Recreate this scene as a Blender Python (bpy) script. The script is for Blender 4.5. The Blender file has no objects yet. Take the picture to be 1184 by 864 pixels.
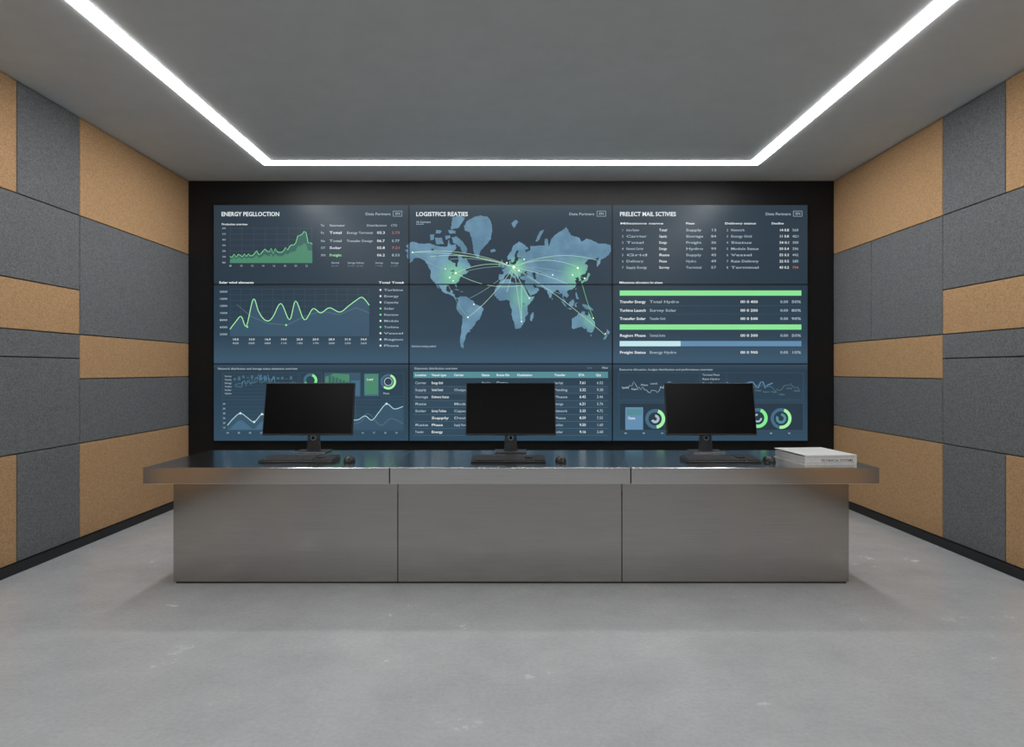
import bpy, bmesh, math, random
from mathutils import Vector, Matrix, geometry
random.seed(7)
S = bpy.context.scene
S.view_settings.view_transform = 'Standard'
S.view_settings.look = 'None'
S.view_settings.exposure = 0.0
F = 760.0; H = 1.40; CX = 591.0; HY = 428.0
W = 3.406; CZ = 3.40; YB = 6.95; YF = -3.0

def lin(c):
    return tuple(((v/255)/12.92 if v/255 <= .04045 else ((v/255+.055)/1.055)**2.4) for v in c)

# ---------------------------------------------------------------- materials
def base_mat(name, col=(.5,.5,.5), rough=.5, metal=0., spec=.5, emis=None, es=1.):
    m = bpy.data.materials.new(name); m.use_nodes = True
    b = m.node_tree.nodes['Principled BSDF']
    b.inputs['Base Color'].default_value = (*col, 1)
    b.inputs['Roughness'].default_value = rough
    b.inputs['Metallic'].default_value = metal
    b.inputs['Specular IOR Level'].default_value = spec
    if emis is not None:
        b.inputs['Emission Color'].default_value = (*emis, 1)
        b.inputs['Emission Strength'].default_value = es
    return m, m.node_tree, b

def N(nt, t, **kw):
    n = nt.nodes.new(t)
    for k, v in kw.items():
        if k in n.inputs: n.inputs[k].default_value = v
        else: setattr(n, k, v)
    return n

def coords(nt, scale=(1,1,1)):
    g = N(nt, 'ShaderNodeTexCoord'); mp = N(nt, 'ShaderNodeMapping')
    mp.inputs['Scale'].default_value = scale
    nt.links.new(g.outputs['Object'], mp.inputs['Vector'])
    return mp.outputs['Vector']

def noisy(name, c1, c2, scale, rough, vscale=(1,1,1), bump=0., bdist=.002, metal=0., spec=.5, detail=4., lo=.35, hi=.65, rvar=0.):
    m, nt, b = base_mat(name, c1, rough, metal, spec)
    v = coords(nt, vscale)
    n = N(nt, 'ShaderNodeTexNoise', Scale=scale, Detail=detail, Roughness=.6)
    nt.links.new(v, n.inputs['Vector'])
    r = N(nt, 'ShaderNodeValToRGB')
    r.color_ramp.elements[0].position = lo; r.color_ramp.elements[0].color = (*c1, 1)
    r.color_ramp.elements[1].position = hi; r.color_ramp.elements[1].color = (*c2, 1)
    nt.links.new(n.outputs['Fac'], r.inputs['Fac']); nt.links.new(r.outputs['Color'], b.inputs['Base Color'])
    if bump:
        bp = N(nt, 'ShaderNodeBump', Strength=bump, Distance=bdist)
        nt.links.new(n.outputs['Fac'], bp.inputs['Height']); nt.links.new(bp.outputs['Normal'], b.inputs['Normal'])
    if rvar:
        mr = N(nt, 'ShaderNodeMapRange')
        mr.inputs['To Min'].default_value = rough-rvar; mr.inputs['To Max'].default_value = rough+rvar
        nt.links.new(n.outputs['Fac'], mr.inputs['Value']); nt.links.new(mr.outputs['Result'], b.inputs['Roughness'])
    return m

M_tan = noisy('cork_felt_tan', (.36,.215,.105), (.56,.345,.185), 105, .9, bump=.3, bdist=.0015, spec=.15)
M_gry = noisy('acoustic_felt_grey', (.105,.109,.112), (.20,.204,.208), 105, .9, bump=.3, bdist=.0015, spec=.15)
M_wall = noisy('wall_dark_paint', (.03,.03,.032), (.035,.035,.037), 20, .8)
M_wallf = noisy('wall_grey_paint', (.30,.30,.30), (.32,.32,.32), 12, .8)
M_black = noisy('wall_matte_black', (.008,.008,.009), (.010,.010,.011), 30, .55, spec=.3)
M_ceil = noisy('ceiling_paint_grey', (.56,.58,.585), (.59,.61,.615), 6, .6, spec=.35)
M_base = noisy('baseboard_black', (.01,.01,.011), (.013,.013,.014), 20, .45)
M_plastic = noisy('black_plastic', (.012,.012,.013), (.017,.017,.018), 200, .42)
M_key = noisy('keycap_black', (.022,.022,.024), (.03,.03,.032), 150, .5)
M_glass, _, _ = base_mat('monitor_dark_panel', (.003,.003,.0035), .3, 0, .12)
M_gun = noisy('stand_dark_metal', (.10,.10,.105), (.14,.14,.145), 60, .35, metal=.8)
M_paper = noisy('binder_white', (.68,.68,.67), (.74,.74,.73), 30, .5)
M_pages = noisy('page_edges', (.30,.30,.30), (.62,.62,.60), 8, .8, vscale=(1,1,60))
M_ink, _, _ = base_mat('dark_print', (.03,.03,.03), .6)
M_dark = noisy('seam_dark', (.01,.01,.01), (.014,.014,.014), 40, .6)

# floor concrete: two noise layers
def floor_mat():
    m, nt, b = base_mat('floor_polished_concrete', (.4,.4,.4), .42, 0, .5)
    v = coords(nt)
    n1 = N(nt, 'ShaderNodeTexNoise', Scale=2.6, Detail=10., Roughness=.72)
    n2 = N(nt, 'ShaderNodeTexNoise', Scale=45., Detail=5., Roughness=.7)
    for n in (n1, n2): nt.links.new(v, n.inputs['Vector'])
    r1 = N(nt, 'ShaderNodeValToRGB')
    r1.color_ramp.elements[0].position = .3; r1.color_ramp.elements[0].color = (.44,.452,.463,1)
    r1.color_ramp.elements[1].position = .7; r1.color_ramp.elements[1].color = (.53,.542,.553,1)
    nt.links.new(n1.outputs['Fac'], r1.inputs['Fac'])
    r2 = N(nt, 'ShaderNodeValToRGB')
    r2.color_ramp.elements[0].position = .3; r2.color_ramp.elements[0].color = (.88,.88,.88,1)
    r2.color_ramp.elements[1].position = .6; r2.color_ramp.elements[1].color = (1,1,1,1)
    nt.links.new(n2.outputs['Fac'], r2.inputs['Fac'])
    mx = N(nt, 'ShaderNodeMixRGB', blend_type='MULTIPLY'); mx.inputs[0].default_value = 1
    nt.links.new(r1.outputs['Color'], mx.inputs[1]); nt.links.new(r2.outputs['Color'], mx.inputs[2])
    nt.links.new(mx.outputs[0], b.inputs['Base Color'])
    mr = N(nt, 'ShaderNodeMapRange'); mr.inputs['From Min'].default_value = .2; mr.inputs['From Max'].default_value = .8
    mr.inputs['To Min'].default_value = .20; mr.inputs['To Max'].default_value = .30
    nt.links.new(n1.outputs['Fac'], mr.inputs['Value']); nt.links.new(mr.outputs['Result'], b.inputs['Roughness'])
    bp = N(nt, 'ShaderNodeBump', Strength=.05, Distance=.001)
    nt.links.new(n2.outputs['Fac'], bp.inputs['Height']); nt.links.new(bp.outputs['Normal'], b.inputs['Normal'])
    return m
M_floor = floor_mat()
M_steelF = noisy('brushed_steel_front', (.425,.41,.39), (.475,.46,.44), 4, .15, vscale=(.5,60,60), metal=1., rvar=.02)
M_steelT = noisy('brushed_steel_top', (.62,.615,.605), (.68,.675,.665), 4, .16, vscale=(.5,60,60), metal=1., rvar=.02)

M_led, _, _ = base_mat('led_diffuser', (.9,.9,.9), .5, 0, .5, (.985,.995,1), 31.)

# ---------------------------------------------------------------- mesh helpers
def link(o, parent=None):
    S.collection.objects.link(o)
    if parent: o.parent = parent
    return o

def empty(name, loc=(0,0,0)):
    e = bpy.data.objects.new(name, None); e.location = loc; e.empty_display_size = .1
    return link(e)

def boxes(name, lst, mats, parent=None, bevel=0., seg=2, loc=(0,0,0), rot=(0,0,0)):
    """lst of (x0,x1,y0,y1,z0,z1,matindex)"""
    bm = bmesh.new()
    for bx in lst:
        x0,x1,y0,y1,z0,z1 = bx[:6]; mi = bx[6] if len(bx) > 6 else 0
        r = bmesh.ops.create_cube(bm, size=1)
        vs = r['verts']
        for v in vs:
            v.co = Vector(((x0+x1)/2+v.co.x*(x1-x0), (y0+y1)/2+v.co.y*(y1-y0), (z0+z1)/2+v.co.z*(z1-z0)))
        for f in {f for v in vs for f in v.link_faces}: f.material_index = mi
    me = bpy.data.meshes.new(name); bm.to_mesh(me); bm.free()
    for m in mats: me.materials.append(m)
    o = bpy.data.objects.new(name, me); o.location = loc; o.rotation_euler = rot
    link(o, parent)
    if bevel:
        md = o.modifiers.new('bevel', 'BEVEL'); md.width = bevel; md.segments = seg; md.limit_method = 'ANGLE'
        md.harden_normals = False
    return o

# ---------------------------------------------------------------- room shell
boxes('floor', [(-W-.15, W+.15, YF-.1, YB+.15, -.1, 0)], [M_floor])
boxes('ceiling', [(-W-.15, W+.15, YF-.1, YB+.15, CZ, CZ+.1)], [M_ceil])
boxes('wall_left', [(-W-.15, -W-.03, YF, YB, 0, CZ)], [M_wall])
boxes('wall_right', [(W+.03, W+.15, YF, YB, 0, CZ)], [M_wall])
boxes('wall_back', [(-W-.15, W+.15, YB, YB+.12, 0, CZ)], [M_black])
boxes('wall_front', [(-W-.15, W+.15, YF-.1, YF, 0, CZ)], [M_wallf])
boxes('baseboard_left', [(-W-.03, -W+.012, YF, YB, 0, .072)], [M_base], bevel=.003)
boxes('baseboard_right', [(W-.012, W+.03, YF, YB, 0, .072)], [M_base], bevel=.003)

def panel_list(right):
    z0, a, b, c, d, e, f, z1 = .074, .82, 1.33, 1.49, 1.68, 2.03, 2.62, CZ-.002
    L = []
    T, G = 0, 1
    L += [(5.19, 6.945, f, z1, T), (5.19, 6.945, b, d, T), (5.19, 6.945, a, b, G), (5.19, 6.945, z0, a, T)]
    if right: L += [(5.19, 6.22, d, f, G), (6.22, 6.945, d, f, G)]
    else: L += [(5.19, 6.945, d, f, G)]
    y = 5.19
    while y > YF:
        lo = max(y-1.75, YF)
        L += [(lo, y, e, f, G), (lo, y, d, e, T), (lo, y, c, d, G), (lo, y, a, c, G)]
        hi = y; y = lo
        if lo <= YF: break
        lo = max(y-1.75, YF)
        L += [(lo, y, d, f, G), (lo, y, b, d, T), (lo, y, a, b, G)]
        y = lo
    y = 5.19; k = 0
    while y > YF:
        w = .66 if k % 2 == 0 else 1.75
        lo = max(y-w, YF); mt = G if k % 2 == 0 else T
        L += [(lo, y, f, z1, mt), (lo, y, z0, a, mt)]
        y = lo; k += 1
    g = .0035
    out = []
    for (y0, y1, zz0, zz1, mt) in L:
        xs = (W, W+.029) if right else (-W-.029, -W)
        out.append((xs[0], xs[1], y0+g, y1-g, zz0+g, zz1-g, mt))
    return out
boxes('acoustic_wall_panelling', panel_list(False), [M_tan, M_gry], bevel=.003, seg=1)
boxes('acoustic_wall_panelling', panel_list(True), [M_tan, M_gry], bevel=.003, seg=1)

# LED strip: rectangular loop
lx0, lx1, ly1, ly0 = 2.30, 2.40, 6.39, -1.9
lw = .10
zt, zb = CZ, CZ-.006
boxes('ceiling_led_strip_light', [(-lx1, -lx0, ly0, ly1, zb, zt), (lx0, lx1, ly0, ly1, zb, zt),
      (-lx0, lx0, ly1-lw, ly1, zb, zt), (-lx0, lx0, ly0, ly0+lw, zb, zt)], [M_led])

# ---------------------------------------------------------------- control desk
desk = empty('control_desk')
DT = .78; th = .104
yf, yb = 4.17, 5.08
hx = 2.337
sx = [-hx, -.772, .760, hx]
g = .0025
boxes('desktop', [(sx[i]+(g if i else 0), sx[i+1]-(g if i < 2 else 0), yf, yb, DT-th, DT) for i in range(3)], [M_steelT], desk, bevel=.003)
bx = [-2.214, -.743, .726, 2.214]
yb0 = 4.308
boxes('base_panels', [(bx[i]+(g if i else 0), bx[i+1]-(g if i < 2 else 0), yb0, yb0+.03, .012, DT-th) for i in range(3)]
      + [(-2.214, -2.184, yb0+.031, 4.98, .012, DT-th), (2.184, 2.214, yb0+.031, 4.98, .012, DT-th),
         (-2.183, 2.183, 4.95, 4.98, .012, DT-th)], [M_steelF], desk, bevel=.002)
boxes('desktop_core', [(-hx+.02, hx-.02, yf+.01, yb-.01, DT-th+.004, DT-.004)], [M_dark], desk)
boxes('plinth', [(-2.20, 2.20, yb0+.008, 4.97, 0, .6)], [M_dark], desk)

# ---------------------------------------------------------------- monitors
def cyl(bm, r, h, mat4, seg=32, mi=0):
    res = bmesh.ops.create_cone(bm, cap_ends=True, segments=seg, radius1=r, radius2=r, depth=h, matrix=mat4)
    for f in {f for v in res['verts'] for f in v.link_faces}: f.material_index = mi

def monitor(x, yaw=0.):
    e = empty('computer_monitor', (x, 4.99, DT)); e.rotation_euler = (0, 0, yaw)
    # head : local frame, tilt back
    w, h = .664, .394
    tilt = math.radians(-12)
    head = (0, -.125, .333)
    boxes('housing', [(-w/2, w/2, 0, .022, -h/2, h/2)], [M_plastic], e, bevel=.005, loc=head, rot=(tilt, 0, 0))
    boxes('screen_panel', [(-w/2+.007, w/2-.007, -.0015, .002, -h/2+.014, h/2-.007)], [M_glass], e, loc=head, rot=(tilt, 0, 0))
    boxes('rear_bulge', [(-.2, .2, .022, .055, -.13, .12)], [M_plastic], e, bevel=.015, loc=head, rot=(tilt, 0, 0))
    # stand
    bm = bmesh.new()
    prof = [(.052, .006), (.047, .05), (.043, .14), (.043, .36)]
    vs = []
    for hw, z in prof:
        vs.append([bm.verts.new((hw, -.014, z)), bm.verts.new((-hw, -.014, z)), bm.verts.new((-hw, .014, z)), bm.verts.new((hw, .014, z))])
    for a, b in zip(vs, vs[1:]):
        for i in range(4): bm.faces.new((a[i], a[(i+1) % 4], b[(i+1) % 4], b[i]))
    bm.faces.new(vs[0][::-1]); bm.faces.new(vs[-1])
    bmesh.ops.recalc_face_normals(bm, faces=bm.faces)
    me = bpy.data.meshes.new('stand_neck'); bm.to_mesh(me); bm.free(); me.materials.append(M_gun)
    o = link(bpy.data.objects.new('stand_neck', me), e)
    md = o.modifiers.new('b', 'BEVEL'); md.width = .004; md.segments = 2
    boxes('stand_foot', [(-.12, .12, -.10, .075, 0, .009)], [M_gun], e, bevel=.004)
    # tilt bracket and logo light ring on the neck
    bm = bmesh.new()
    R = Matrix.Rotation(math.pi/2, 4, 'X')
    cyl(bm, .021, .008, Matrix.Translation((0, -.018, .108)) @ R)
    me = bpy.data.meshes.new('logo_ring'); bm.to_mesh(me); bm.free(); me.materials.append(M_ring)
    link(bpy.data.objects.new('logo_ring', me), e)
    bm = bmesh.new()
    cyl(bm, .013, .010, Matrix.Translation((0, -.0195, .108)) @ R)
    me = bpy.data.meshes.new('logo_centre'); bm.to_mesh(me); bm.free(); me.materials.append(M_dark)
    link(bpy.data.objects.new('logo_centre', me), e)
    boxes('tilt_bracket', [(-.04, .04, -.085, -.012, .30, .36)], [M_plastic], e, bevel=.006)
    return e
M_ring, _, _ = base_mat('logo_light_blue', (.35,.58,.70), .3, .5)  # glow of the neck's logo light painted as blue base colour, no emission
for x in (-1.497, -.003, 1.475): monitor(x)

# ---------------------------------------------------------------- keyboards
def keyboard(x, y):
    e = empty('computer_keyboard', (x, y, DT))
    w, d = .50, .19
    bm = bmesh.new()
    pr = [(-d/2, 0), (d/2, 0), (d/2, .026), (-d/2, .013)]
    a = [bm.verts.new((-w/2, p[0], p[1])) for p in pr]; b = [bm.verts.new((w/2, p[0], p[1])) for p in pr]
    for i in range(4): bm.faces.new((a[i], a[(i+1) % 4], b[(i+1) % 4], b[i]))
    bm.faces.new(a[::-1]); bm.faces.new(b)
    bmesh.ops.recalc_face_normals(bm, faces=bm.faces)
    me = bpy.data.meshes.new('keyboard_case'); bm.to_mesh(me); bm.free(); me.materials.append(M_plastic)
    o = link(bpy.data.objects.new('keyboard_case', me), e)
    md = o.modifiers.new('b', 'BEVEL'); md.width = .003; md.segments = 2
    # keys
    keys = []
    sl = math.atan2(.013, d)
    rows = [[1]*15, [1]*13+[2], [1.5]+[1]*12+[1.5], [1.75]+[1]*11+[2.25], [2.25]+[1]*10+[2.75], [1.25,1.25,1.25,6.25,1.25,1.25,1.25,1.25]]
    u = (w-.16)/15
    for r, row in enumerate(rows):
        yy = d/2-.018-r*.029+(-.003 if r else 0)
        xx = -w/2+.012
        tot = sum(row)
        for k in row:
            ww = k*u*15/tot
            keys.append((xx+.0012, xx+ww-.0012, yy-.012, yy+.012))
            xx += ww
        xx0 = -w/2+.012+15*u+.008
        for blk, n in ((0, 3), (1, 4)):
            for j in range(n):
                if blk == 0 and r in (3,): continue
                if blk == 0 and r == 4 and j != 1: continue
                uu = .0185
                x0 = xx0+(0 if blk == 0 else 3*uu+.006)+j*uu
                keys.append((x0+.001, x0+uu-.001, yy-.012, yy+.012))
    L = [(k[0], k[1], k[2], k[3], 0, .008) for k in keys]
    boxes('keycaps', L, [M_key], e, loc=(0, 0, .0185), rot=(sl, 0, 0))
    return e
for x in (-1.437, -.018, 1.422): keyboard(x, 4.475)

def mouse(x, y, rz=0):
    e = empty('computer_mouse', (x, y, DT)); e.rotation_euler = (0, 0, rz)
    bm = bmesh.new()
    bmesh.ops.create_uvsphere(bm, u_segments=32, v_segments=20, radius=1)
    for v in bm.verts:
        p = v.co
        x_, y_, z_ = p
        sxx = .038*(1-.10*y_*y_+.03*y_)
        zz = max(z_, -.12)
        zz = (zz+.12)/1.12
        back = 1-.28*(y_+.25)**2 if y_ > -.25 else 1-.15*(y_+.25)**2
        sgn = lambda a, q: math.copysign(abs(a)**q, a)
        v.co = Vector((sgn(x_, .8)*sxx, sgn(y_, .9)*.062, zz*.041*back))
    me = bpy.data.meshes.new('mouse_shell'); bm.to_mesh(me); bm.free(); me.materials.append(M_plastic)
    for p in me.polygons: p.use_smooth = True
    link(bpy.data.objects.new('mouse_shell', me), e)
    bm = bmesh.new()
    cyl(bm, .010, .007, Matrix.Translation((0, .028, .031)) @ Matrix.Rotation(math.pi/2, 4, 'Y'))
    me = bpy.data.meshes.new('scroll_wheel'); bm.to_mesh(me); bm.free(); me.materials.append(M_gun)
    link(bpy.data.objects.new('scroll_wheel', me), e)
for x in (-1.092, .335, 1.742): mouse(x, 4.44)

# ---------------------------------------------------------------- text helper
def text_polys(body, bold=0.):
    cu = bpy.data.curves.new('t', 'FONT'); cu.body = body; cu.size = 1; cu.resolution_u = 2; cu.offset = bold
    o = bpy.data.objects.new('t', cu); S.collection.objects.link(o)
    bpy.context.view_layer.update()
    dg = bpy.context.evaluated_depsgraph_get()
    ev = o.evaluated_get(dg); me = ev.to_mesh()
    vs = [v.co.copy() for v in me.vertices]; fs = [tuple(p.vertices) for p in me.polygons]
    ev.to_mesh_clear()
    bpy.data.objects.remove(o); bpy.data.curves.remove(cu)
    return vs, fs

# ---------------------------------------------------------------- binder
bd = empty('document_binder', (2.075, 4.51, DT)); bd.rotation_euler = (0, 0, math.radians(5))
bw, bdp, bh = .355, .42, .064
boxes('covers', [(-bw/2, bw/2, -bdp/2, bdp/2, 0, .004), (-bw/2, bw/2, -bdp/2, bdp/2, bh-.004, bh),
                 (-bw/2, bw/2, -bdp/2, -bdp/2+.004, .004, bh-.004)], [M_paper], bd, bevel=.0012)
boxes('page_block', [(-bw/2+.006, bw/2-.006, -bdp/2+.006, bdp/2-.008, .005, bh-.012)], [M_pages], bd)
vs, fs = text_polys('TECHNICAL SYSTEMS', .012)
wd = max(v.x for v in vs)
sc = .22/wd
me = bpy.data.meshes.new('spine_title')
me.from_pydata([(v.x*sc-.07, -bdp/2-.0006, v.y*sc+.020) for v in vs], [], fs); me.materials.append(M_ink)
link(bpy.data.objects.new('spine_title', me), bd)
boxes('spine_lines', [(-.165, .165, -bdp/2-.0006, -bdp/2, .050, .0515), (-.165, .165, -bdp/2-.0006, -bdp/2, .012, .0132)], [M_ink], bd)

# ---------------------------------------------------------------- video wall
vw = empty('video_wall', (0, YB, 0))
YS = 6.86                      # screen face plane
K = YS/F
def PX(x): return (x-CX)*K
def PZ(y): return H+(HY-y)*K

def screen_mat():
    m, nt, b = base_mat('display_glass', (.010,.012,.014), .3, 0, .25)
    g_ = N(nt, 'ShaderNodeNewGeometry'); sp = N(nt, 'ShaderNodeSeparateXYZ')
    nt.links.new(g_.outputs['Position'], sp.inputs[0])
    mr = N(nt, 'ShaderNodeMapRange'); mr.inputs['From Min'].default_value = PZ(510); mr.inputs['From Max'].default_value = PZ(237)
    nt.links.new(sp.outputs['Z'], mr.inputs['Value'])
    r = N(nt, 'ShaderNodeValToRGB')
    el = r.color_ramp.elements
    el[0].position = 0; el[0].color = (*lin((50,80,100)), 1)
    el[1].position = 1; el[1].color = (*lin((44,60,72)), 1)
    for p, c in ((.30,(42,62,78)), (.34,(62,90,112)), (.45,(46,68,85)), (.66,(40,58,72)), (.8,(42,58,72))):
        e_ = el.new(p); e_.color = (*lin(c), 1)
    nt.links.new(mr.outputs['Result'], r.inputs['Fac'])
    nt.links.new(r.outputs['Color'], b.inputs['Emission Color'])
    b.inputs['Emission Strength'].default_value = .88
    return m
M_scr = screen_mat()
cols = [247, 473, 708, 934]; rows_ = [237, 329, 421, 510]
pl = []
for i in range(3):
    for j in range(3):
        pl.append((PX(cols[i])+.003, PX(cols[i+1])-.003, YS-YB, YS-YB+.03, PZ(rows_[j+1])+.003, PZ(rows_[j])-.003))
boxes('display_panels', pl, [M_scr], vw)
boxes('mounting_frame', [(PX(247)-.012, PX(934)+.012, YS-YB+.012, 0, PZ(510)-.012, PZ(237)+.012)], [M_black], vw, bevel=.004)
bz = []
for x in (473, 708): bz.append((PX(x)-.006, PX(x)+.006, YS-YB-.008, YS-YB+.01, PZ(510), PZ(237)))
for y in (329, 421): bz.append((PX(247), PX(934), YS-YB-.008, YS-YB+.01, PZ(y)-.006, PZ(y)+.006))
boxes('bezel_seams', bz, [M_black], vw)

EM = {}
def em(key, rgb, s=1.):
    m, _, _ = base_mat('display_'+key, (.01,.01,.01), .3, 0, .25, lin(rgb), s); EM[key] = m
em('white', (228,235,238)); em('text', (168,186,197)); em('dim', (100,125,140)); em('grid', (70,94,112))
em('green', (130,232,145)); em('lime', (165,240,168)); em('gfill', (74,134,106)); em('gfill2', (58,98,96)); em('bfill', (68,106,130)); em('bfill2', (56,84,104))
em('bar', (138,228,150)); em('pale', (194,230,236)); em('blue', (98,140,174)); em('teal', (84,138,148)); em('box', (38,56,70)); em('rowhi', (48,72,90)); em('red', (180,115,105)); em('arc', (182,222,190)); em('arc2', (130,172,168)); em('hot', (240,250,220), 1.2)
# land material: blue with green activity regions
def land_mat():
    m, nt, b = base_mat('display_land', (.01,.01,.01), .33, 0, .25)
    g_ = N(nt, 'ShaderNodeNewGeometry')
    cur = None
    for (px, py, rad, st) in ((524,318,24,.6), (597,308,15,.7), (668,318,26,.6), (603,345,22,.3), (684,370,18,.3)):
        d = N(nt, 'ShaderNodeVectorMath', operation='DISTANCE'); d.inputs[1].default_value = (PX(px), YS, PZ(py))
        nt.links.new(g_.outputs['Position'], d.inputs[0])
        mr = N(nt, 'ShaderNodeMapRange'); mr.interpolation_type = 'SMOOTHSTEP'
        mr.inputs['From Min'].default_value = 0; mr.inputs['From Max'].default_value = rad*K
        mr.inputs['To Min'].default_value = st; mr.inputs['To Max'].default_value = 0
        nt.links.new(d.outputs['Value'], mr.inputs['Value'])
        if cur is None: cur = mr.outputs['Result']
        else:
            mx = N(nt, 'ShaderNodeMath', operation='MAXIMUM'); nt.links.new(cur, mx.inputs[0]); nt.links.new(mr.outputs['Result'], mx.inputs[1]); cur = mx.outputs[0]
    n = N(nt, 'ShaderNodeTexNoise', Scale=5., Detail=5.); nt.links.new(g_.outputs['Position'], n.inputs['Vector'])
    r = N(nt, 'ShaderNodeValToRGB'); r.color_ramp.elements[0].position = .35; r.color_ramp.elements[0].color = (*lin((88,126,150)), 1)
    r.color_ramp.elements[1].position = .65; r.color_ramp.elements[1].color = (*lin((112,152,178)), 1)
    nt.links.new(n.outputs['Fac'], r.inputs['Fac'])
    mix = N(nt, 'ShaderNodeMixRGB'); nt.links.new(cur, mix.inputs[0]); nt.links.new(r.outputs['Color'], mix.inputs[1])
    mix.inputs[2].default_value = (*lin((140,226,160)), 1)
    nt.links.new(mix.outputs[0], b.inputs['Emission Color']); b.inputs['Emission Strength'].default_value = 1.
    return m
EM['land'] = land_mat()

GEO = {}
def add(mat, pts, faces, layer):
    V, Fc = GEO.setdefault(mat, ([], []))
    o = len(V); y = YS-YB-.0008*layer
    V.extend([(PX(p[0]), y, PZ(p[1])) for p in pts]); Fc.extend([tuple(i+o for i in f) for f in faces])
def rect(x0, y0, x1, y1, mat, layer=1): add(mat, [(x0,y1),(x1,y1),(x1,y0),(x0,y0)], [(0,1,2,3)], layer)
def frame(x0, y0, x1, y1, mat, layer=2, t=.35):
    rect(x0,y0,x1,y0+t,mat,layer); rect(x0,y1-t,x1,y1,mat,layer); rect(x0,y0,x0+t,y1,mat,layer); rect(x1-t,y0,x1,y1,mat,layer)
def poly(pts, mat, layer=1):
    tris = geometry.tessellate_polygon([[Vector((p[0], p[1], 0)) for p in pts]])
    add(mat, pts, [tuple(t) for t in tris], layer)
def line(pts, mat, t=.8, layer=3):
    L, R = [], []
    n = len(pts)
    for i, p in enumerate(pts):
        a = pts[max(i-1, 0)]; b = pts[min(i+1, n-1)]
        dx, dy = b[0]-a[0], b[1]-a[1]; l = math.hypot(dx, dy) or 1
        nx, ny = -dy/l*t/2, dx/l*t/2
        L.append((p[0]+nx, p[1]+ny)); R.append((p[0]-nx, p[1]-ny))
    add(mat, L+R, [(i, i+1, n+i+1, n+i) for i in range(n-1)], layer)
def ring(cx, cy, r0, r1, a0, a1, mat, layer=3, n=40):
    P = []
    for i in range(n+1):
        a = math.radians(a0+(a1-a0)*i/n)
        P += [(cx+r0*math.sin(a), cy-r0*math.cos(a)), (cx+r1*math.sin(a), cy-r1*math.cos(a))]
    add(mat, P, [(2*i, 2*i+1, 2*i+3, 2*i+2) for i in range(n)], layer)
def disc(cx, cy, r, mat, layer=4, n=16):
    poly([(cx+r*math.cos(2*math.pi*i/n), cy+r*math.sin(2*math.pi*i/n)) for i in range(n)], mat, layer)
TC = {}
def text(s, x, y, cap=3., mat='text', width=None, bold=.012, layer=4, right=False):
    """x, baseline y, cap height in display units"""
    k = (s, bold)
    if k not in TC: TC[k] = text_polys(s, bold)
    vs, fs = TC[k]
    if not vs: return
    sc = cap/.70
    mx_ = max(v.x for v in vs)
    sx_ = sc if width is None else width/mx_
    x0 = x-mx_*sx_ if right else x
    add(mat, [(x0+v.x*sx_, y-v.y*sc) for v in vs], fs, layer)

WD = ['Output','Grid','Solar','Rate','Turbine','Hydro','Status','Energy','Region','Total','Network','Storage','Capacity','Phase','Review','Design','Transfer','Module','Active','Pending','Launch','Survey','Delivery','Supply','Freight','Terminal','Carrier','Vessel']
def wds(n=1): return ' '.join(random.choice(WD) for _ in range(n))
def num(): return random.choice(['%d.%d %%' % (random.randint(10,99), random.randint(0,9)), '%d %03d' % (random.randint(1,9), random.randint(0,999)), '0%d.%02d' % (random.randint(1,9), random.randint(0,99))])

# --- top left
text('ENERGY PEGLLOCTION', 256, 250, 4.8, 'white', 67, .022)
def tag(x, y):
    text('Data Partners', x-32, y, 3, 'text', 29)
    frame(x, y-5, x+10.5, y+1.4, 'text', 3, .45); text('EN', x+2.5, y-.6, 2.6, 'text', 5.5)
tag(454.5, 249); tag(690, 249); tag(917, 249)
text('Production overview', 256.5, 260.5, 2.2, 'white', 30, .02)
for i in range(7):
    y = 264+i*6.6; rect(266, y, 361, y+.25, 'grid', 1)
    text('%03d' % (600-i*90), 257, y+1, 1.9, 'text')
for i in range(8):
    rect(266+i*13.5, 262, 266.25+i*13.5, 304, 'grid', 1)
    text('%02d' % (8+i*2), 265+i*12.6, 308.5, 2., 'text')
tp = [266+i*2.38 for i in range(41)]
hh = []
for i, x in enumerate(tp):
    t = i/40
    v = 8+10*t+ (22 if .8 < t < .95 else 12*max(0, 1-abs(t-.87)*5))*.8 + random.uniform(-3, 4)
    hh.append(max(4, min(40, v)))
pts = list(zip(tp, [304-h for h in hh]))
poly([(266,304.3)]+pts+[(361.2,304.3)], 'gfill2', 2)
poly([(266,304.3)]+[(x, 304-(304-y)*.62) for x, y in pts]+[(361.2,304.3)], 'gfill', 3)
line(pts, 'green', .7, 4)
text('To', 371, 262, 2.5); text('Statewater', 381, 262, 2.5, 'text', 18); text('Distribution', 424, 262, 2.5, 'text', 23); text('CTD', 452, 262, 2.5)
for r, y in enumerate((270.5, 280, 288, 296.5)):
    text(['Fu','No','OT','XN'][r], 371, y, 2.6); text(wds(), 381, y, 2.8, ['white','text','white','lime'][r], 14)
    if r < 2: text(wds(2), 401, y, 2.6, 'text', 30)
    text('0%d.%d' % (random.randint(1,9), random.randint(0,9)), 436, y, 2.8, 'white', 9); text('%d.%02d' % (random.randint(1,9), random.randint(0,99)), 453, y, 2.8, 'text' if r % 2 else 'red', 9)
for x in (383, 402, 412, 434, 452):
    text(wds(), x, 305, 2., 'text', 9); text(num(), x, 308.5, 1.8, 'dim', 8)
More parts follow.
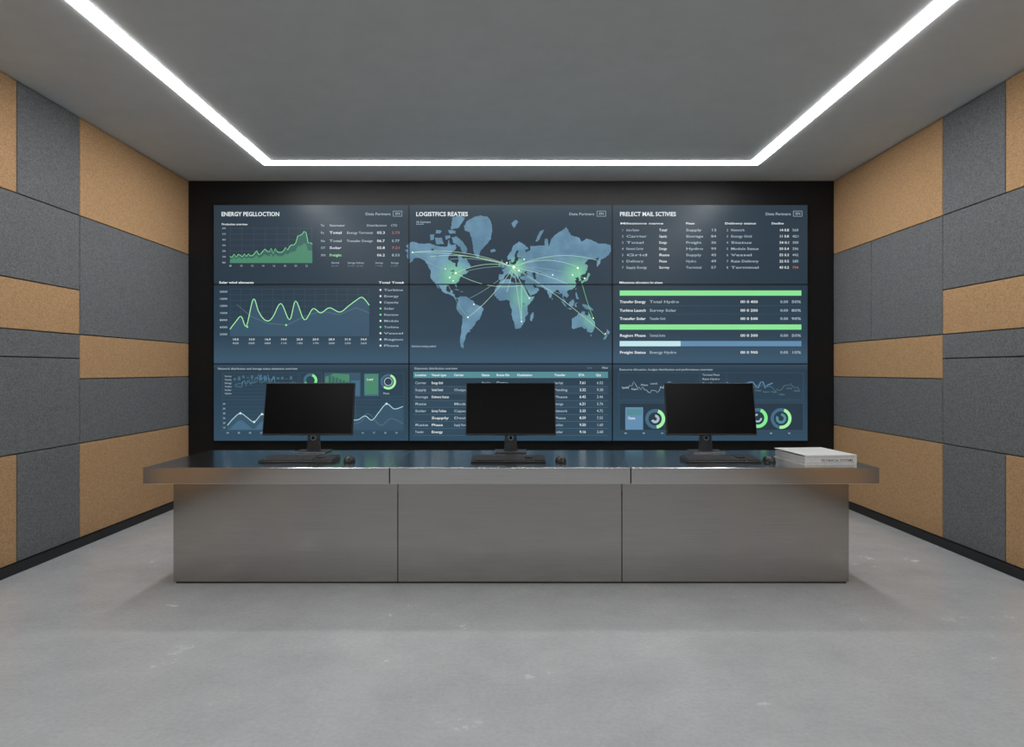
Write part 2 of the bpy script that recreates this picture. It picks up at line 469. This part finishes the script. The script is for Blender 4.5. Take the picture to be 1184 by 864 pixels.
# --- mid left
text('Solar wind elements', 253.5, 328, 2.6, 'white', 40, .02)
text('Total Total', 438, 328, 2.4, 'white', 28, .02); disc(466, 327, .9, 'white')
for i in range(9):
    y = 334+i*6.7; rect(266, y, 427, y+.25, 'grid', 1)
for i, s in enumerate(('20000','16000','12000','1000','800','600','200')): text(s, 254, 338.5+i*8.2, 2.2, 'text', 9)
for i in range(14): rect(266+i*12.3, 334, 266.25+i*12.3, 389, 'grid', 1)
P = [(266,381),(272,373),(279,366),(285,377),(293,346),(299,360),(305,369),(311,371),(316,366),(325,351),(335,370),(342,348),(352,370),(362,357),(371,362),(381,356),(393,361),(403,354),(411,348),(419,344),(427,353)]
def smooth(P, n=5):
    out = []
    for i in range(len(P)-1):
        p0 = P[max(i-1,0)]; p1 = P[i]; p2 = P[i+1]; p3 = P[min(i+2,len(P)-1)]
        for k in range(n):
            t = k/n
            out.append(tuple(.5*((2*p1[a])+(-p0[a]+p2[a])*t+(2*p0[a]-5*p1[a]+4*p2[a]-p3[a])*t*t+(-p0[a]+3*p1[a]-3*p2[a]+p3[a])*t**3) for a in (0,1)))
    return out+[P[-1]]
Ps = smooth(P)
poly([(266,389)]+Ps+[(427,389)], 'bfill2', 2)
line(Ps, 'lime', .95, 4)
line([(274,352),(290,366),(310,374),(332,376),(352,366),(372,360),(392,364),(412,356),(427,362)], 'dim', .5, 3)
for i in range(9):
    text('%02d.0' % (i*3+10), 269+i*18.5, 393.5, 2.1, 'white', 7); text('%03d' % (i*30+20), 269+i*18.5, 398, 2.1, 'text', 7)
disc(331,376,1.2,'green'); disc(286,378,1.2,'green')
for i in range(10):
    y = 336+i*7.15
    rect(439, y-1.6, 441, y+.4, 'green' if i in (3,4,6) else 'white', 3)
    text(wds(), 444, y+.6, 2.4, 'text', random.choice([12,17,22]))
# --- bottom left
text('Network distribution and storage status statement overview', 252, 427.5, 2.3, 'text', 92)
frame(257, 431, 345, 459, 'grid')
for i in range(6):
    rect(258, 434+i*4, 344, 434.25+i*4, 'grid', 2); text(wds(), 260, 436+i*4, 1.8, 'text', 8)
random.seed(3)
Q = [(272+i*1.8, 448-12*math.sin(i*.09)**2+random.uniform(-5,5)) for i in range(40)]
line(Q, 'blue', .5)
line([(x, y*.4+265+random.uniform(-2,2)) for x, y in Q], 'teal', .5)
for i in range(14): rect(270+i*5, 433+random.random()*5, 273+i*5, 437+random.random()*3, 'bfill', 2)
def donut(cx, cy, r, a, m='green', hole=.62):
    ring(cx, cy, r*hole, r, 0, 360, 'bfill', 3); ring(cx, cy, r*hole, r, 20, 20+a, m, 4)
frame(347,431,372,459,'grid'); donut(359, 440, 8, 230); text('Grid 42 %', 352, 454, 2.2); 
rect(375, 431, 417, 459, 'bfill2', 1); poly([(376,459),(376,436),(386,432),(404,433),(404,459)], 'gfill', 2)
for i in range(6): rect(380+i*4, 434+i*1.5, 383+i*4, 459, 'gfill2', 3)
rect(406, 440, 416, 458, 'bfill', 3)
rect(421, 432, 438, 458, 'bfill', 2); rect(422, 433, 437, 456, 'gfill', 3); text('Load', 424, 440, 2.6, 'white')
frame(440,431,467,459,'grid'); donut(449, 441.5, 9, 200, 'lime', .7); ring(449,441.5,4,5,0,360,'text'); text('Phase', 443, 456, 2.2)
frame(257, 462, 340, 498, 'grid'); frame(411, 462, 467, 498, 'grid'); frame(343,462,409,498,'grid')
for i in range(7):
    rect(262, 466+i*4.6, 467, 466.22+i*4.6, 'grid', 1)
Q1 = smooth([(263,492),(270,484),(278,478),(286,483),(294,488),(303,479),(311,484),(320,476),(330,480),(340,471)])
Q2 = smooth([(343,478),(355,488),(370,484),(388,480),(411,486),(422,481),(430,486),(438,477),(447,467),(456,473),(466,470)])
Q3 = smooth([(343,492),(411,490),(425,478),(440,492),(452,484),(466,490)])
poly([(263,497)]+Q1+[(340,497)], 'bfill2', 2); line(Q1, 'pale', .7)
poly([(343,497)]+Q2+[(466,497)], 'bfill2', 2); line(Q2, 'pale', .7); line(Q3, 'dim', .5)
poly([(263,497)]+[(x, y+8 if y < 488 else 496) for x, y in Q1]+[(340,497)], 'bfill', 3)
for p in ((278,478),(294,488),(303,479),(447,467)): disc(p[0],p[1],1.3,'pale')
for i in range(16): text('%02d' % (i+4), 262+i*13, 501.5, 1.9, 'text')
for i in range(6): text('%d' % (60-i*10), 258, 468+i*5.5, 1.9, 'text')

# --- centre: map
text('LOGISTFICS REATIES', 481, 250, 4.8, 'white', 60, .022)
text('10 Carriers', 481, 258, 2.3, 'text', 17, .02); rect(481, 259, 490, 259.6, 'text')
def ll(lo, la):
    la = max(-60, min(81.0, la))
    m = math.degrees(math.log(math.tan(math.radians(45+la/2))))
    return (583+.685*lo, 351-.70*m if la > 0 else 351-.80*m)
LAND = {
'na':[(-168,65.5),(-162,66.5),(-166,68.5),(-156,71),(-141,69.7),(-128,70),(-115,68.5),(-108,68),(-96,68),(-94,72),(-90,69),(-82,69.5),(-81,67),(-87,64.5),(-94,61),(-94,58),(-88,56.5),(-82,55),(-82,52),(-79,51.5),(-79,54.5),(-77,57),(-78,62),(-73,62),(-69,59),(-65,60),(-61,56),(-56,52.5),(-60,50),(-66,50),(-64,47),(-60,46),(-66,43.5),(-70,43),(-70,41.5),(-74,40),(-76,37),(-76,35),(-81,31.5),(-80,27),(-81,25.2),(-83,29),(-85,30),(-90,29.5),(-94,29.5),(-97.5,27),(-98,22),(-95,18.5),(-91,18.8),(-90,21),(-87,21.3),(-88,16),(-84,15.8),(-83.5,11),(-81,9),(-78,9.3),(-78,7.8),(-83,8.3),(-86,11.5),(-91,14),(-95,16),(-101,17.3),(-105.5,20),(-105.5,22.5),(-109,26),(-112.5,30),(-114.5,31.5),(-111,26),(-109.7,23),(-112,25),(-115,29),(-117,32.5),(-120.5,34.7),(-124,39),(-124.5,43),(-124,48),(-128,51.5),(-131,55),(-136,58.5),(-144,60.2),(-149,60),(-152,59.5),(-154,57.5),(-159,55.5),(-163,54.5),(-158,58),(-162,59),(-165,61.5),(-162,64)],
'baffin':[(-80,73.5),(-72,71.5),(-62,66.5),(-66,62.5),(-72,65),(-74,68),(-85,70),(-89,73)],
'vic':[(-117,73),(-105,73),(-102,69.5),(-115,69.3)],'elles':[(-90,76.5),(-78,77),(-66,80.2),(-75,81),(-88,80.3)],
'banks':[(-125,74.3),(-118,74.6),(-119,72),(-125,71.5)],'devon':[(-95,76.3),(-82,76),(-82,74.8),(-92,74.8)],'mel':[(-115,76.3),(-105,76),(-108,74.8),(-116,75)],'som':[(-100,74),(-91,73.8),(-92,72.6),(-99,72)],
'green':[(-68,77.5),(-62,79.5),(-52,80.4),(-40,81),(-28,80.6),(-22,79),(-20,76),(-23,72),(-32,68.5),(-40,65),(-43,60),(-50,62),(-53,67),(-54,71),(-58,75.3),(-66,76)],
'sa':[(-78,8.5),(-75,11),(-72,12),(-62,10.5),(-57,6),(-51,4),(-50,0),(-44,-2.5),(-38,-4),(-35,-7),(-37,-12),(-39,-17),(-41,-22),(-48,-26),(-49,-29),(-54,-34),(-58,-35),(-57,-38),(-62,-39),(-65,-42),(-66,-46),(-69,-50),(-68,-54.5),(-73,-53),(-75,-48),(-73,-40),(-71.5,-30),(-70,-19),(-76,-14),(-81,-6),(-80,-2),(-77.5,3)],
'af':[(-6,35.8),(3,37),(10.5,37.3),(11,34),(20,31),(22,32.8),(32,31.2),(34,28),(37,21.5),(39.5,15.5),(43,11.5),(51,11.8),(48,5),(41,-2),(39,-6),(40.5,-14),(35,-20),(35.5,-24),(32,-28.5),(27,-33.7),(19.5,-34.8),(17.5,-30),(14,-21),(12,-16),(13.5,-9),(9,-1),(9.5,4),(4,6.3),(-4,5),(-8,4.5),(-13,8.5),(-17,14.5),(-16.5,21),(-13,27.5),(-9.5,31)],
'mad':[(49,-12),(50,-16),(47,-25),(44,-24),(44,-17)],
'eu':[(-9,37),(-9,43),(-2,43.5),(-1,46),(-4.5,48.3),(2,51),(5,53.5),(8.5,54),(8.5,57),(10.5,57.5),(10.5,54.5),(14,54),(19,54.5),(21,57),(24,58),(23.5,59.3),(30,59.7),(24,60.2),(21.5,61),(21.5,63),(25,65.2),(22,65.7),(17.5,62),(18.5,60),(16,56.5),(12.8,55.5),(11,59),(7,58),(5,61),(11,64.5),(15,68.5),(25,71),(31,70),(41,67),(38,66),(34,66.5),(37,64),(44,66),(44,68.5),(54,68.5),(60,68.8),(68,68.5),(68,72),(73,72.5),(75,68),(80,72.5),(87,74.5),(98,76),(105,77.5),(113,74),(127,73),(130,71),(140,72.5),(152,71),(160,69.7),(170,69.8),(180,69),(180,65.5),(177,62.5),(170,60),(163,58.5),(162,55),(157,51.3),(156,57),(163,61.5),(155,59.3),(143,59),(135.5,54.8),(141,53),(140,48),(135,43.5),(130.5,42.5),(127.7,39.5),(129.3,36),(126.5,34.5),(126.5,37.5),(124.5,40),(121.5,39),(118,39),(122,37),(119.5,35),(122,31),(119.5,25.5),(114,22.3),(108.5,21.5),(106,19),(109,13),(107,10.3),(105,9),(104.5,10.5),(100.7,13.2),(99.3,9.5),(103.3,4),(103.5,1.4),(101,3),(98.5,8.5),(98.5,14),(97,17),(94.3,16),(92,21.5),(88.5,21.7),(86,20),(80.3,15.5),(80,11),(77.5,8.2),(73,17),(72.5,21),(69.5,22),(66.5,25),(57,26.8),(51,29),(48,30),(51.5,25),(56.5,25.8),(59.5,22.5),(55,17.3),(45,12.8),(43,14),(39,21.5),(34.8,28.5),(34.5,31.5),(36,36.2),(30.5,36.4),(27,37.5),(26.5,40.2),(31,41.2),(38,41),(41.5,41.8),(37,45),(39,47),(35,46.2),(33,44.6),(31,46.6),(28,44),(28.5,41.5),(23.5,40.5),(23,37),(19.5,41.5),(13,45.5),(16,41.5),(18.3,40),(16,38),(12,42),(8.8,44.3),(3.2,43),(0,39.5),(-2,36.8),(-5.6,36)],
'uk':[(-5,50.2),(1,51.3),(0,53.5),(-2,56),(-3,58.5),(-5.5,57.5),(-3,54)],'ie':[(-10,52),(-6,52.3),(-6,55),(-9.5,54)],'ic':[(-22,64),(-14,65),(-16,66.4),(-23,66)],
'jp':[(131,31.5),(135.5,34),(140.5,35.5),(142,39.5),(145,43.5),(141.5,45),(140,41),(137,37),(131,34.2)],
'su':[(95.5,5.5),(104,-2),(105.5,-6),(98,1)],'ja':[(105.5,-6.5),(114,-7.5),(114,-8.7),(106,-7.5)],'bo':[(109,1.5),(117,7),(118.5,1),(116,-4),(110,-3)],'sul':[(119.5,-5),(119.5,0),(125,1.5),(121,-1),(123,-5)],
'ng':[(131,-1),(141,-2.7),(147.5,-6),(150.5,-10.5),(143,-9),(138,-8),(132.5,-4)],'ph':[(120.5,18),(122,18),(124,12.5),(126.5,7),(122,8),(120,14)],
'au':[(114,-22),(114.5,-34),(118,-35),(124,-33),(131,-31.5),(135.5,-34.8),(138,-33.5),(140,-38),(146.5,-39),(150,-37.3),(153.3,-30),(153,-25.5),(146,-18.8),(142.5,-10.8),(141,-17),(139,-17.3),(135.5,-15),(137,-12.2),(131,-11.5),(129,-15),(125,-14),(122,-18)],
'nz1':[(173,-34.8),(178.5,-38),(175,-41.5),(173,-39)],'nz2':[(172.5,-40.8),(174,-42),(170.5,-46),(167,-46)],'tas':[(145,-41),(148,-41),(147,-43.5)],
'sv':[(12,78.7),(20,79.8),(24,79),(16,77)],'nzm':[(53,71),(57,71),(68,76.5),(60,75.8)],'cu':[(-84.5,22),(-75,20.2),(-78,22.3),(-82,23)],'hi':[(-74,18.3),(-69,18.5),(-70,19.8),(-73,19.8)],'sl':[(80,9.5),(82,7),(80.3,6)],'tw':[(120,23),(121.8,25),(121,22)]}
random.seed(11)
for k, c in LAND.items():
    p = [ll(*q) for q in c]
    out = []
    for i, a in enumerate(p):
        b = p[(i+1) % len(p)]
        out.append(a); l = math.hypot(b[0]-a[0], b[1]-a[1])
        if l > 2.5:
            n = max(2, int(l/1.4))
            for q in range(1, n):
                t = q/n; j = random.uniform(-.5, .5)
                out.append((a[0]+(b[0]-a[0])*t-(b[1]-a[1])/l*j, a[1]+(b[1]-a[1])*t+(b[0]-a[0])/l*j))
    poly(out, 'land', 2)
# inland water
for c in ([(-92,47),(-85,48.5),(-84,46.5)], [(-87.5,42),(-85,46),(-88,44)], [(-84,46),(-80,44),(-83,43.5)], [(-83,42),(-76,43.8),(-79,42.8)], [(-117,61),(-110,62.7),(-113,61)], [(-124,66.5),(-118,66.7),(-121,65)], [(50,46.5),(53,45),(53,41),(54,37.3),(50,37.5),(49,41),(47,44)], [(31.5,0),(34,.3),(33,-2.5)], [(58.5,45),(61,46),(60,43.8)]):
    poly([ll(*q) for q in c], 'box', 3)
hub = (594, 309)
def arc(a, b, lift, m='arc', t=.45):
    mx_, my_ = (a[0]+b[0])/2, (a[1]+b[1])/2-lift
    line([((1-u)**2*a[0]+2*u*(1-u)*mx_+u*u*b[0], (1-u)**2*a[1]+2*u*(1-u)*my_+u*u*b[1]) for u in [i/28 for i in range(29)]], m, t, 4)
for b, l in (((477,292),16),((497,297),12),((527,316),13),((541,367),-10),((668,309),16),((690,301),18),((660,330),4),((612,345),-4),((603,372),2),((700,388),8),((586,338),-2)):
    arc(hub, b, l)
for b, l in (((515,322),10),((543,345),-6),((676,322),8),((634,318),5),((648,340),-6),((640,298),6),((520,300),8)): arc(hub, b, l, 'arc2')
arc((477,292),(527,316),-6,'arc2'); arc((515,322),(541,367),-8,'arc2'); arc((668,309),(686,368),-8,'green',.4); arc((527,316),(603,330),-14,'arc',.4); arc((603,330),(603,372),3,'green',.8); arc((477,292),(594,309),10)
for x, y, r in ((594,309,1.6),(600,313,1.1),(586,304,.9),(527,316,1.2),(520,321,1.),(515,311,.7),(668,310,1.2),(676,322,1.),(662,318,.8),(477,292,.9),(541,367,.9),(603,372,.8),(612,345,.8),(548,352,.8),(686,368,.8),(524,325,.8),(639,318,.8),(606,300,.8),(700,386,.8)):
    disc(x, y, r, 'hot', 5)
text('Real-time tracking enabled', 476, 401.5, 2.2, 'text', 28)
# --- centre bottom table
text('Shipments distribution overview', 479, 422.3+5, 2.4, 'text', 50); text('Live', 679, 421+5.5, 2.4, 'dim'); text('Filter', 696, 426.5, 2.4, 'text')
rect(478, 430, 703, 437.2, 'teal', 1)
cc = [479, 498, 524, 556, 573, 597, 640, 668, 688]
hd = ['Location','Vessel type','Carrier','Status','Route No','Destination','Transfer','ETA','Qty']
for x, s in zip(cc, hd): text(s, x+1, 435, 2.6, 'white', None, .02)
for r in range(8):
    y = 444.2+r*8.1
    rect(478, y+2.6, 703, y+2.85, 'dim', 2)
    if r % 2: rect(478, y-5.2, 703, y+2.6, 'rowhi', 1)
    for i, x in enumerate(cc):
        if i >= 7: text('%d.%02d' % (random.randint(1,9), random.randint(0,99)), x+2, y, 3., 'white' if i == 7 else 'text')
        elif i == 6 or random.random() < .85: text(wds(1 if i in (0,3,4) else 1+(random.random() < .4)), x+1, y, 2.8, 'white' if i in (1,4) else 'text', random.choice([10,13,15]) if i not in (1,2,5) else random.choice([13,17,20]))
# --- top right
text('PRELECT MAIL SCTIVIES', 716.5, 250, 4.8, 'white', 65, .022)
for x, s, w_ in ((717,'Milestone name',50),(793,'Phase',10),(838,'Delivery status',36),(892,'Deadline',14)): text(s, x, 259.5, 2.2, 'white', w_, .02)
for r in range(7):
    y = 267.5+r*7.2
    text('%d' % (r+1), 719, y, 2.6); text(wds(1+(r % 3 == 0)), 724, y, 2.8, 'text', random.choice([15,20,24]))
    text(wds(), 762, y, 2.8, 'white', random.choice([9,12])); text(wds(), 793, y, 2.8, 'text', random.choice([12,18,20]))
    text('%02d' % random.randint(10,99), 822, y, 2.8, 'text', 6); text('%d' % (r+2), 840, y, 2.6); text(wds(1+(r % 2)), 845, y, 2.8, 'text', random.choice([16,24,32]))
    text('%02d 0.%d' % (random.randint(10,60), random.randint(1,9)), 901, y, 2.8, 'white', 11); text('%03d' % random.randint(100,999), 916, y, 2.8, 'red' if r in (6,) else 'text', 7)
# --- mid right
text('Milestones allocation by phase', 716, 328, 2.4, 'white', 50, .02)
def pbar(y, f, a='bar', b='blue'):
    rect(716.5, y, 716.5+210*f, y+6, a, 2)
    if f < 1: rect(716.5+210*f, y, 926.5, y+6, b, 2)
pbar(336, 1); pbar(375.3, 1); pbar(394.5, .335, 'pale')
for y in (350.5, 360.5, 370, 389.5, 409):
    text(wds(2), 716.5, y, 3., 'white', 30, .018); text(wds(2), 751, y, 3., 'text', random.choice([18,31,34])); text('00 0 %d00' % random.randint(1,9), 856, y, 3., 'white', 20); text('0.00', 902, y, 3., 'text', 9); text('%d0%%' % random.randint(1,9), 915, y, 3., 'text', 11)
for y in (353.5, 363, 404): rect(716.5, y, 926.5, y+.3, 'grid', 1)
# --- bottom right
text('Resource allocation, budget distribution and performance overview', 716, 428.5, 2.3, 'text', 108)
frame(715, 431, 929, 463, 'grid'); frame(809, 431, 840, 445, 'grid', 3)
random.seed(5)
line([(720+i*2.1, 449-5*math.sin(i*.3)+random.uniform(-3,3)) for i in range(42)], 'text', .5)
line([(842+i*2.0, 448-3*math.sin(i*.4)+random.uniform(-2,2)) for i in range(42)], 'dim', .5)
line([(840+i*2.8, 445+random.uniform(-4,4)) for i in range(20)], 'blue', 1.2)
for i in range(8): text(wds(), 719+i*11, 458+random.uniform(-14,1), 2., 'text', 8)
for i in range(5): text(wds(2), 812, 434.5+i*4.8, 2., 'text', 20)
for i in range(9): text(wds(), 846+i*9, 458-random.uniform(0,8), 2., 'dim', 7)
rect(716, 466, 929, 498, 'box', 1); frame(716,466,929,498,'grid')
rect(723, 471, 743.5, 497, 'blue', 2); rect(724.5, 473, 742, 480, 'teal', 3); text('Gate', 726, 485, 3, 'white')
donut(757.5, 484.5, 11.5, 150, 'lime', .66); ring(757.5,484.5,2,5,0,250,'text'); donut(876, 483.5, 11.5, 210, 'green', .66); ring(876,483.5,3,5,90,360,'text')
donut(903, 484, 12, 170, 'lime', .7); ring(903,484,3,6,0,300,'teal')
for i in range(8): text(wds(2), 775+i*11, 475, 2., 'dim', 9)
for i in range(10): text('%02d' % (i*5), 722+i*21, 502, 1.9, 'text')

for mat, (V, Fc) in GEO.items():
    me = bpy.data.meshes.new('graphics_'+mat); me.from_pydata(V, [], Fc); me.materials.append(EM[mat]); me.update()
    # orient all faces to the room (-Y)
    bm = bmesh.new(); bm.from_mesh(me)
    for f in bm.faces:
        f.normal_update()
        if f.normal.y > 0: f.normal_flip()
    bm.to_mesh(me); bm.free()
    link(bpy.data.objects.new('graphics_'+mat, me), vw)

# ---------------------------------------------------------------- world + camera
w = bpy.data.worlds.new('World'); S.world = w; w.use_nodes = True
w.node_tree.nodes['Background'].inputs[0].default_value = (.02,.02,.02,1)
cd = bpy.data.cameras.new('camera'); cam = bpy.data.objects.new('camera', cd); S.collection.objects.link(cam)
cam.location = (0, 0, H); cam.rotation_euler = (math.pi/2, 0, 0)
cd.sensor_width = 36; cd.lens = F/1184*36
cd.shift_x = (592-CX)/1184; cd.shift_y = -(432-HY)/1184
cd.clip_start = .05
S.camera = cam
